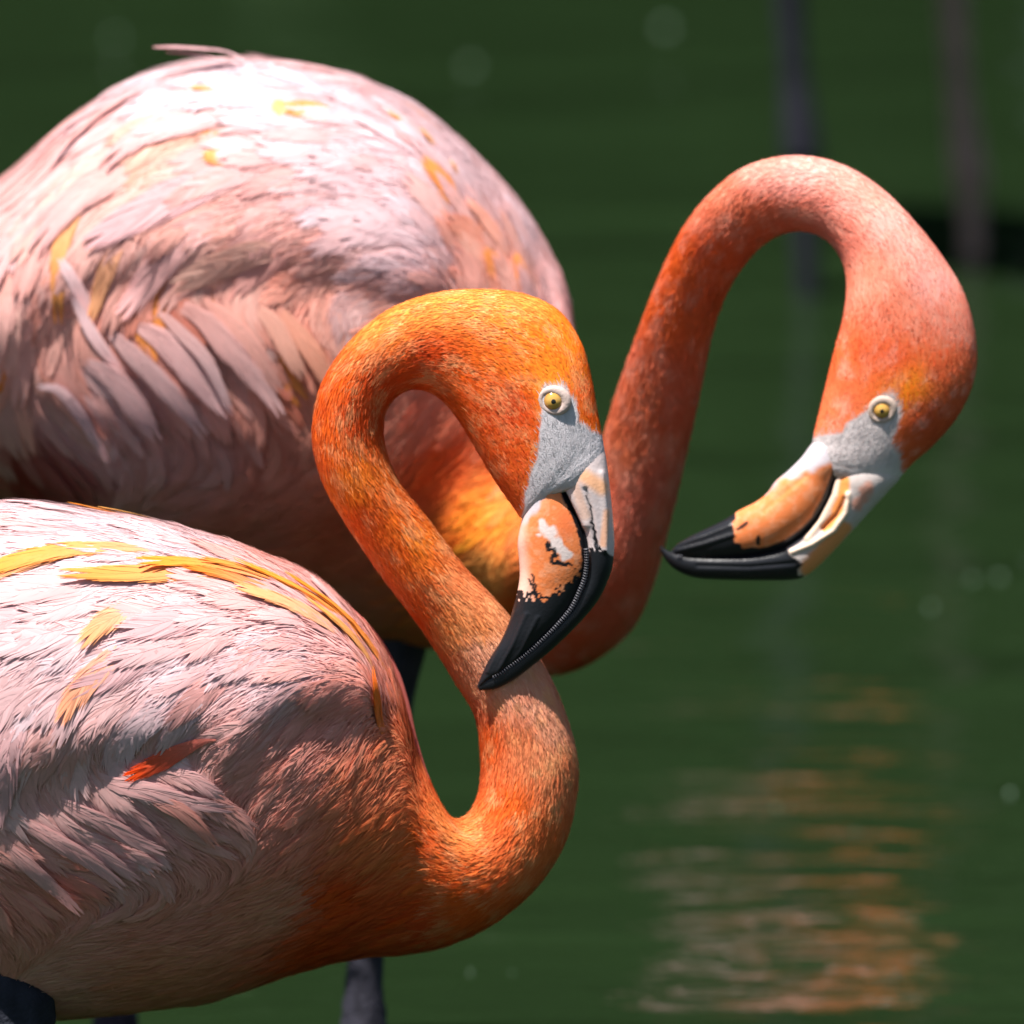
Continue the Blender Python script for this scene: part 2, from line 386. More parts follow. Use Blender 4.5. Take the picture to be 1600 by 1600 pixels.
def make_eye(sf, q, r, base, body, near, lidc, squash=1.0, tilt=0.0):
    u, t = sf.find(q, near); u = np.array([u]); t = np.array([t])
    p = sf.samp(sf.pos, u, t)[0]; nv = nrmz(sf.samp(sf.nrm, u, t))[0]
    side = -1.0 if near else 1.0
    nv = nrmz(nv + np.array([0, side * 1.2, 0])); X0, Z0 = ring_frame(nv)
    X = X0 * math.cos(tilt) + Z0 * math.sin(tilt); Z = -X0 * math.sin(tilt) + Z0 * math.cos(tilt)
    R = r * M_PX
    def cap(rad, amax, c0, c1, off, name, mat, parent, nr=14, na=36):
        a = np.linspace(0.0005, amax, nr)[:, None]; ph = (np.arange(na) / na * 2 * np.pi)[None]
        V = p + nv * off + rad * (np.sin(a) * np.cos(ph))[..., None] * X + rad * (np.sin(a) * np.sin(ph))[..., None] * Z + rad * (np.cos(a) + 0 * ph)[..., None] * nv
        f = np.clip(a / amax, 0, 1) + 0 * ph
        C = mix(np.array(c0) + np.zeros(f.shape + (3,)), np.array(c1) + np.zeros(f.shape + (3,)), sstep(.55, 1, f))
        return build(name, V, grid_faces(nr, na), C, mat, parent, base)
    ball = cap(R * 1.15, 2.2, (.07, .03, .02), (.06, .03, .02), -R * .68, 'eye', MAT_EYE, body)
    cap(R * 1.165, .88, (.60, .34, .07), (.46, .22, .04), -R * .68, 'iris', MAT_EYE, ball)
    cap(R * 1.18, .20, (.008, .007, .006), (.008, .007, .006), -R * .68, 'pupil', MAT_EYE, ball, 6, 20)
    # lid: a rolled rim around the opening, a little thicker above
    na, nb_ = 56, 14
    ph = np.arange(na) / na * 2 * np.pi; th = np.arange(nb_) / nb_ * 2 * np.pi
    rr = R * (1.22 + .05 * np.sin(2 * ph + 1)); tr_ = R * (.42 + .14 * np.sin(ph + .9))
    ctr = p + nv * (-R * .12) + (rr * np.cos(ph))[:, None] * X + (rr * squash * np.sin(ph))[:, None] * Z
    rad_ = nrmz(ctr - (p - nv * R * .12))
    V = ctr[:, None] + (tr_[:, None] * np.cos(th)[None])[..., None] * rad_[:, None] + (tr_[:, None] * np.sin(th)[None] * .75)[..., None] * nv
    fc = grid_faces(na + 1, nb_); fc = fc % (na * nb_)
    C = np.array(lidc) * (.85 + .3 * vnoise(V.reshape(-1, 3), 1500, 3))[:, None]
    build('eyelid', V, fc, C, MAT_LID, ball, base)
    return ball

def build_flamingo(sp):
    Y0 = sp['Y']; base = np.array(sp['base'])
    root = thing('flamingo', sp['label'], 'flamingo', base, 'flamingos wading in the pond')
    sf = Surf(sp['rungs'], Y0, 12, 110)
    q = sf.q; ix = sf.idx[:, None] + 0 * sf.th[None]
    tor = 1 - sstep(sp['neck0'] - 1.5, sp['neck0'] + 1.5, ix)           # 1 on the trunk, 0 on the neck
    # pigment, with some highlight and shade put in
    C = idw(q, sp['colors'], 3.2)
    C = C * (1 - (1 - tor)[..., None] * (1 - np.array(sp['tint']))); pal = sp['pale']
    pw = np.stack([sf.pos[..., 0], sf.pos[..., 1] * .8, sf.pos[..., 2]], -1)
    mot = sstep(.48, .74, fbm(pw, 210, 21)) * (1 - tor) * sp['mottle']
    C = mix(C, np.array(pal) + 0 * C, mot)
    mot2 = sstep(.52, .72, fbm(pw, 95, 61)) * (1 - tor) * .40
    C = mix(C, C * np.array([.82, .50, .35]), mot2)
    mot3 = (fbm(pw, 55, 31) - .5) * .5 * tor
    C = C * (1 + mot3[..., None] * np.array([.1, .55, .65]))
    face = sdf(warp(q, 3.0, .09, 4), sp['face'])
    facew = sstep(-2, 2, face)
    fc = np.array(sp['facecol']) * (.85 + .3 * fbm(pw, 420, 8))[..., None]
    Cskin = mix(C, fc, facew)
    wr = facew * (vnoise(np.stack([q[..., 0] * .35 + q[..., 1] * .12, q[..., 1] * .35 - q[..., 0] * .1], -1), 1.0, 13) - .5) * .00018
    sf.displace(wr + (fbm(pw, 60, 3) - .5) * .0030 * tor)
    for bx_, by_, rx_, ry_, amp in sp.get('bulge', []):
        g = np.exp(-((q[..., 0] - bx_) / rx_) ** 2 - ((q[..., 1] - by_) / ry_) ** 2) * sstep(0, .5, np.sin(sf.th))[None]
        sf.pos = sf.pos + np.array([0, -1.0, .12]) * (g * amp * M_PX)[..., None]
    sf.finish()
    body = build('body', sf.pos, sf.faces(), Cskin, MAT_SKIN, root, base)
    # flow of the plumage
    neckdir = -nrmz(sf.dS); ctl = px_world(idw(q, sp['flow'], 3.0))
    field = nrmz(ctl * tor[..., None] + neckdir * (1 - tor)[..., None])
    # folded wings: a raised shell on either flank
    wsd = sdf(q, sp['wing']); lat = np.clip(np.abs(np.sin(sf.th)) * 1.6, 0, 1)[None]
    wh = sstep(0, 70, wsd) * .009 * lat * tor
    s2 = Surf(sp['rungs'], Y0, 12, 110); s2.pos = sf.pos; s2.finish(); s2.displace(wh)
    wings = {}
    fcs = s2.faces(); hit = (wh.ravel() > 1e-5)
    for nm, nearside in (('near', True), ('far', False)):
        ok = hit & (s2.near.ravel() == nearside)
        fsel = fcs[ok[fcs].all(1)]
        used = np.unique(fsel); rem = np.zeros(len(ok), int); rem[used] = np.arange(len(used))
        vv = (s2.pos + s2.nrm * .0004).reshape(-1, 3)[used]
        wings[nm] = build('wing', vv, rem[fsel], C.reshape(-1, 3)[used], MAT_SKIN, root, base)
    # ---- contour feathers on the trunk
    notface = 1 - sstep(-4, 0, face)
    size = idw(q, sp['sizes'], 3.0)
    def lay(nf, weight, lscale, nb, liftb, seed_angle=.22):
        u, t = s2.scatter(nf, weight)
        cc = np.clip(s2.samp(C, u, t), 0, 1); sz = s2.samp(size, u, t)
        L = sz[:, 0] * M_PX * lscale * (1 + rng.normal(0, .16, nf)); W = sz[:, 1] * M_PX * lscale * (1 + rng.normal(0, .14, nf))
        ton = rng.normal(0, 1, (nf, 1))
        cc = cc * (1 + ton * np.array([[.02, .08, .10]]))
        acc = (rng.random(nf) < sp['accent_p'] * (s2.samp(q, u, t)[:, 1] < sp['accent_y']))[:, None]
        cc = np.where(acc, np.array(sp['accent']) * (.8 + .4 * rng.random((nf, 1))), cc)
        l0 = np.full(nf, liftb); l1 = np.maximum(liftb + L * sz[:, 2] * (.3 + .7 * rng.random(nf)), .0008)
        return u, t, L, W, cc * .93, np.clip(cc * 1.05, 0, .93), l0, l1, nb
    wt = tor ** 2 * notface
    args = lay(sp['n_feather'], wt, 1.0, 13, .0002)
    ang = rng.normal(0, .12, len(args[0])); drf = rng.normal(0, .15, len(args[0]))
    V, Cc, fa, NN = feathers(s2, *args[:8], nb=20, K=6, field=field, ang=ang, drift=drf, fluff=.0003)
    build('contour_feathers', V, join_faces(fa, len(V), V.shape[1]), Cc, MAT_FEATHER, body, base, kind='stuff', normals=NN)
    # ---- wing coverts, each a feather of its own
    ncov = sp['n_covert']
    for nm, nearside in (('near', True), ('far', False)):
        w2 = (wsd > 8) * tor * (s2.near == nearside) * lat
        k = ncov if nearside else ncov // 4
        u, t = s2.scatter(k, w2)
        cc = np.clip(s2.samp(C, u, t), 0, 1); sz = s2.samp(size, u, t)
        L = sz[:, 0] * M_PX * 1.75 * (1 + rng.normal(0, .15, k)); W = sz[:, 1] * M_PX * 1.6 * (1 + rng.normal(0, .12, k))
        cc = cc * (1 + rng.normal(0, 1, (k, 1)) * np.array([[.02, .09, .11]]))
        acc = (rng.random(k) < sp['accent_p'] * 2.2 * (s2.samp(q, u, t)[:, 1] < sp['accent_y']))[:, None]; cc = np.where(acc, np.array(sp['accent']), cc)
        V, Cc, fa, NN = feathers(s2, u, t, L, W, cc * .97, np.clip(cc * 1.02, 0, .92), np.full(k, -.0010), .0018 + L * .02 * rng.random(k), nb=32, K=8,
                             field=field, ang=rng.normal(0, .08, k), drift=rng.normal(0, .14, k), fluff=.00015)
        for i in range(k): build('feather', V[i], fa, Cc[i], MAT_FEATHER, wings[nm], base, normals=NN[i])
    # ---- feathers that stand out, placed one by one
    for row in sp['plumes']:
        (x0, y0, xm, ym, x1, y1, hw, c, lf) = row[:9]; l_root = row[9] if len(row) > 9 else -.0018
        p0, pm, p1 = map(np.array, ((x0, y0), (xm, ym), (x1, y1))); K = 10
        ts = np.linspace(0, 1, K + 1)[:, None]
        bq = (1 - ts) ** 2 * p0 + 2 * ts * (1 - ts) * pm + ts ** 2 * p1
        uv = np.array([s2.find(v) for v in bq]); uu = uv[:, 0]; tt = uv[:, 1]
        Pp = s2.samp(s2.pos, uu, tt); Np = nrmz(s2.samp(s2.nrm, uu, tt))
        for _ in range(2):
            Pp[1:-1] = (Pp[:-2] + 2 * Pp[1:-1] + Pp[2:]) / 4; Np[1:-1] = nrmz(Np[:-2] + 2 * Np[1:-1] + Np[2:])
        Tp = nrmz(np.gradient(Pp, axis=0)); Lw = np.linalg.norm(np.diff(Pp, axis=0), axis=1).sum()
        c = np.array(c, float)
        loc_c = np.clip(s2.samp(C, uu[:2], tt[:2]).mean(0), 0, 1)
        if c[2] > .45: c = c * np.array([1, .84, .83])
        croot = loc_c * .6 + c * .4
        V, Cc, fa, NN = feathers(s2, None, None, np.array([Lw]), np.array([hw * 1.3 * M_PX]), croot[None], c[None],
                                 np.array([l_root]), np.array([lf * .55 + .0006]), nb=44, K=K, spine=(Pp[None], Np[None], Tp[None]), fluff=.0002, cup=4)
        build('feather', V[0], fa, Cc[0], MAT_FEATHER, wings['near'], base, normals=NN[0])
    # ---- loose silky strands over the trunk
    k = sp['n_silk']; u, t = s2.scatter(k, wt * (.25 + s2.near)); cc = s2.samp(C, u, t); sz = s2.samp(size, u, t)
    L = sz[:, 0] * M_PX * (.45 + .35 * rng.random(k)); wd = np.full(k, .00065) * (1 + rng.normal(0, .2, k))
    ton = 1 + rng.normal(0, 1, (k, 1)) * np.array([[.02, .06, .07]])
    V, Cc, fa, NN = blades(s2, u, t, L, wd, cc * ton, np.clip(cc * ton * 1.04, 0, .95), np.full(k, .0008), .0012 + L * sz[:, 2] * .5 * rng.random(k), field=field, ang=rng.normal(0, .16, k))
    build('silky_strands', V, join_faces(fa, k, V.shape[1]), Cc, MAT_FEATHER, body, base, kind='stuff', normals=NN)
    if 'shoulder' in sp:      # edge of the far wing showing past the back
        ss = Surf(sp['shoulder'], Y0, 10, 28); cs_ = np.array([.50, .13, .11]) * (.85 + .3 * fbm(ss.pos, 300, 6))[..., None]
        build('shoulder_covert', ss.pos, ss.faces(), cs_, MAT_FEATHER, wings['far'], base)
    # ---- fine plumage of head, neck, breast and belly
    u, t = s2.scatter(sp['n_blade'], ((1 - tor) + sp['belly_fine'] * tor * (wsd < 0)) * notface * (ix < sp['head_end']))
    cc = s2.samp(C, u, t); k = len(u)
    fi = s2.samp(ix[..., None] + 0 * C[..., :1], u, t)[:, 0]
    L = np.interp(fi, [sp['neck0'] - 3, sp['neck0'], sp['neck0'] + 4, sp['head0'], sp['head_end']], [.015, .012, .0068, .0050, .0032]) * (1 + rng.normal(0, .2, k))
    wd = np.interp(fi, [sp['neck0'] - 3, sp['neck0'], sp['head0'], sp['head_end']], [.0009, .0008, .0006, .00048]) * (1 + rng.normal(0, .15, k))
    ton = rng.normal(0, 1, (k, 1)); tip = cc * (1 + ton * np.array([[.02, .08, .09]]))
    lift = L * np.clip(rng.normal(.065, .035, k), .01, .25)
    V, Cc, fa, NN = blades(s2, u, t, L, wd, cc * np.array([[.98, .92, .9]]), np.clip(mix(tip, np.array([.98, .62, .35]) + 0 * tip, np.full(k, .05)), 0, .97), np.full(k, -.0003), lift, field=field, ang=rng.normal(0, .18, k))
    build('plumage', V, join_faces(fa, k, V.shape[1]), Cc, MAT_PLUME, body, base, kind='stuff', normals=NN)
    # ---- short pale fuzz on the bare face
    u, t = s2.scatter(2600, sstep(0, 6, face) * (ix < sp['head_end'] + .4)); k = len(u); fz = s2.samp(fc, u, t)
    V, Cc, fa, NN = blades(s2, u, t, .0042 * (1 + rng.normal(0, .25, k)), np.full(k, .00030), fz, np.clip(fz * 1.12, 0, .9), np.full(k, -.0001), np.full(k, .00022), field=field, ang=rng.normal(0, .25, k))
    build('face_fuzz', V, join_faces(fa, k, V.shape[1]), Cc, MAT_PLUME, body, base, kind='stuff', normals=NN)
    # ---- bill
    for nm in ('upper_bill', 'lower_bill'):
        bs = sp[nm]; s, c = make_bill(bs['rungs'], Y0, bs['color'], bs['ridges'], nm == 'lower_bill')
        o = build(nm, s.pos, s.faces(), c, MAT_BILL, root, base)
        if nm == 'lower_bill':
            # comb of lamellae in the gap between the jaws
            ml = catmull(sp['mouth'], 12); seg = np.r_[0, np.cumsum(np.linalg.norm(np.diff(ml[:, :2], axis=0), axis=1))]
            sv = np.arange(seg[-1] * sp['lam'][0], seg[-1] * sp['lam'][1], 4.2)
            pq = np.stack([np.interp(sv, seg, ml[:, k]) for k in range(4)], -1)
            dq = nrmz(np.gradient(pq[:, :2], axis=0)); VV, FF = [], []
            bx = np.array([(-1, -1, -1), (1, -1, -1), (1, 1, -1), (-1, 1, -1), (-.5, -.6, 1), (.5, -.6, 1), (.5, .6, 1), (-.5, .6, 1)], float)
            bf = np.array([(4, 5, 6, 7), (0, 1, 5, 4), (1, 2, 6, 5), (2, 3, 7, 6), (3, 0, 4, 7)])
            for i in range(len(sv)):
                T = px_world(dq[i]); Nn = px_world(np.array([-dq[i][1], dq[i][0]]))
                for sgn in (-1, 1):
                    c0 = P(pq[i, :2], Y0 + pq[i, 2] * M_PX + sgn * pq[i, 3] * M_PX)
                    VV.append(c0 + (bx[:, :1] * T * 1.25 + bx[:, 1:2] * Nn * 4.0 + bx[:, 2:] * np.array([0, sgn, 0]) * 2.2) * M_PX); FF.append(bf + 8 * (len(VV) - 1))
            build('lamellae', np.vstack(VV), np.vstack(FF), np.tile([[.05, .05, .06]], (len(VV) * 8, 1)), MAT_BILL, o, base, smooth=False)
    for nearside in (True, False):
        make_eye(sf, sp['eye'][0], sp['eye'][1], base, root, nearside, sp['lidcol'], sp['eye'][2], sp['eye'][3])
    # ---- legs
    for lg in sp['legs']:
        add_leg(root, base, lg)
    return root

def add_leg(root, base, lg):
    pts = np.array(lg['pts']); V, F_ = tube(pts, lg['rad'], 32, .16, 3)
    zz = V[:, 2]; c0 = np.array(lg['col'])
    C = c0 * (.35 + 1.3 * fbm(V * np.array([1, 1, .45]), 330, 9))[:, None]
    rings = .80 + .20 * sstep(.12, .3, np.abs(((zz * 190 + .4 * vnoise(V, 90, 4)) % 1) - .5) * 2)
    o = build('leg', V, F_, C * rings[:, None], MAT_LEG, root, base)
    # webbed foot on the pond bed
    f = pts[-1]; z0 = f[2]; h = lg['heading']; toes = []
    for a, L in ((h - .55, .075), (h, .085), (h + .55, .075), (h + math.pi, .02)):
        toes.append((f[0] + math.cos(a) * L, f[1] + math.sin(a) * L))
    VV = [(f[0], f[1], z0 + .012)] + [(x, y, z0 - .004) for x, y in toes[:3]] + [((toes[0][0] + toes[1][0]) / 2 - .008 * math.cos(h), (toes[0][1] + toes[1][1]) / 2 - .008 * math.sin(h), z0 - .003),
         ((toes[2][0] + toes[1][0]) / 2 - .008 * math.cos(h), (toes[2][1] + toes[1][1]) / 2 - .008 * math.sin(h), z0 - .003), (toes[3][0], toes[3][1], z0 - .003), (f[0], f[1], z0 - .005)]
    FF = [(0, 1, 4), (0, 4, 2), (0, 2, 5), (0, 5, 3), (0, 3, 6), (0, 6, 1), (7, 4, 1), (7, 2, 4), (7, 5, 2), (7, 3, 5), (7, 6, 3), (7, 1, 6)]
    build('foot', VV, FF, np.tile(c0[None], (8, 1)), MAT_LEG, o, base)

WH = (.74, .515, .535); WP = (.79, .45, .435); PK = (.80, .345, .275); SA = (.82, .25, .12); ORA = (.88, .175, .018); RED = (.76, .095, .013); YEL = (.92, .29, .022); YPA = (.93, .40, .10)
def cl(*rows): return [r[:2] + tuple(r[2]) for r in rows]
BLACK = np.array([.010, .011, .014]); BORANGE = np.array([.84, .235, .075]); BWHITE = np.array([.60, .53, .53])

# ================================================================== front flamingo
def front_lower(q, p):
    n1 = fbm(p, 380, 2); c = mix(BORANGE + 0 * p, np.array([.86, .32, .15]) + 0 * p, sstep(.45, .7, n1))
    c = mix(c, np.array([.80, .17, .05]) + 0 * p, sstep(26, 6, np.linalg.norm((q - [884, 822]) * [1.2, .7], axis=1)) * .7)
    qw = warp(q, 5, .11, 3)
    wpoly = [(800, 700), (880, 700), (872, 742), (852, 768), (846, 792), (826, 818), (800, 830)]
    c = mix(c, BWHITE * np.array([.95, .97, 1.02]) + 0 * p, sstep(-4, 6, sdf(qw, wpoly)))
    edge = sstep(830, 812, q[:, 0] - .15 * np.maximum(0, q[:, 1] - 860)) * sstep(700, 830, q[:, 1]); c = mix(c, np.array([.86, .60, .50]) + 0 * p, edge * .8)
    for pts, w in (([(848, 822), (858, 830), (868, 850), (884, 868)], 9), ([(842, 835), (846, 838)], 4)):
        c = mix(c, np.array([.80, .66, .62]) + 0 * p, sstep(w + 2, w - 3, dist_poly(qw, pts)))
    qs = warp(q, 3.2, .16, 9)
    bl = [(790, 922), (812, 926), (836, 936), (856, 931), (876, 920), (893, 903), (906, 888), (930, 880), (940, 1100), (700, 1100), (760, 930)]
    qr = np.stack([q[:, 0] + 0, q[:, 1] - 26 * (vnoise(q, .22, 5) - .5) - 14 * (vnoise(q * np.array([1, .25]), .5, 6) - .5)], -1)
    k = sstep(-.8, .8, sdf(qr, bl))
    k = np.maximum(k, sstep(8.5, 6.5, dist_poly(q, MOUTH_F[1:, :2]) + 3 * (vnoise(q, .2, 8) - .5)))
    mark = [(857, 848), (857, 860), (867, 858), (870, 865), (864, 871), (862, 881), (872, 878), (885, 880), (889, 883)]
    k = np.maximum(k, sstep(3.6, 2.2, dist_poly(qs, mark))); k = np.maximum(k, sstep(2.2, 1.0, dist_poly(qs, [(833, 897), (837, 930), (828, 905)])))
    return mix(c, BLACK + 0 * p, k)
def front_upper(q, p):
    n1 = fbm(p, 420, 5); c = mix(np.array([.58, .46, .44]) + 0 * p, np.array([.66, .58, .58]) + 0 * p, n1)
    c = mix(c, np.array([.85, .42, .20]) + 0 * p, sstep(18, 4, dist_poly(q, [(914, 744), (926, 752), (940, 762)])) * .85)
    c = mix(c, np.array([.86, .40, .20]) + 0 * p, sstep(8, 2, dist_poly(q, [(947, 800), (942, 850)])) * .7)
    c = mix(c, np.array([.83, .47, .30]) + 0 * p, sstep(10, 3, dist_poly(q, [(896, 752), (916, 805)])) * .5)
    qs = warp(q, 2.5, .2, 11)
    k = np.maximum(0, sstep(1.0, 3.2, 3.0 + (q[:, 1] - 760) * .025 - dist_poly(qs, [(915, 765), (923, 796), (927, 828), (931, 856)])))
    bl = [(905, 872), (918, 858), (930, 856), (943, 859), (954, 868), (975, 872), (980, 1100), (700, 1100), (740, 1040)]
    qr = q + np.stack([0 * n1, 12 * (vnoise(q, .25, 7) - .5)], -1)
    k = np.maximum(k, sstep(-.8, .8, sdf(qr, bl)))
    k = np.maximum(k, sstep(5.5, 3.5, dist_poly(q, MOUTH_F[2:, :2])))
    return mix(c, BLACK + 0 * p, k)
MOUTH_F = np.array([(850, 722, -30, 34), (865, 737, -30, 34), (878, 758, -31, 33), (892, 787, -32, 32), (905, 814, -32, 31), (914, 847, -33, 28), (917, 875, -34, 26), (914, 902, -34, 24), (905, 926, -35, 22), (892, 952, -35, 20),
                    (868, 980, -36, 18), (841, 1006, -37, 15), (814, 1029, -38, 12), (784, 1050, -39, 9), (760, 1065, -40, 6)], float)
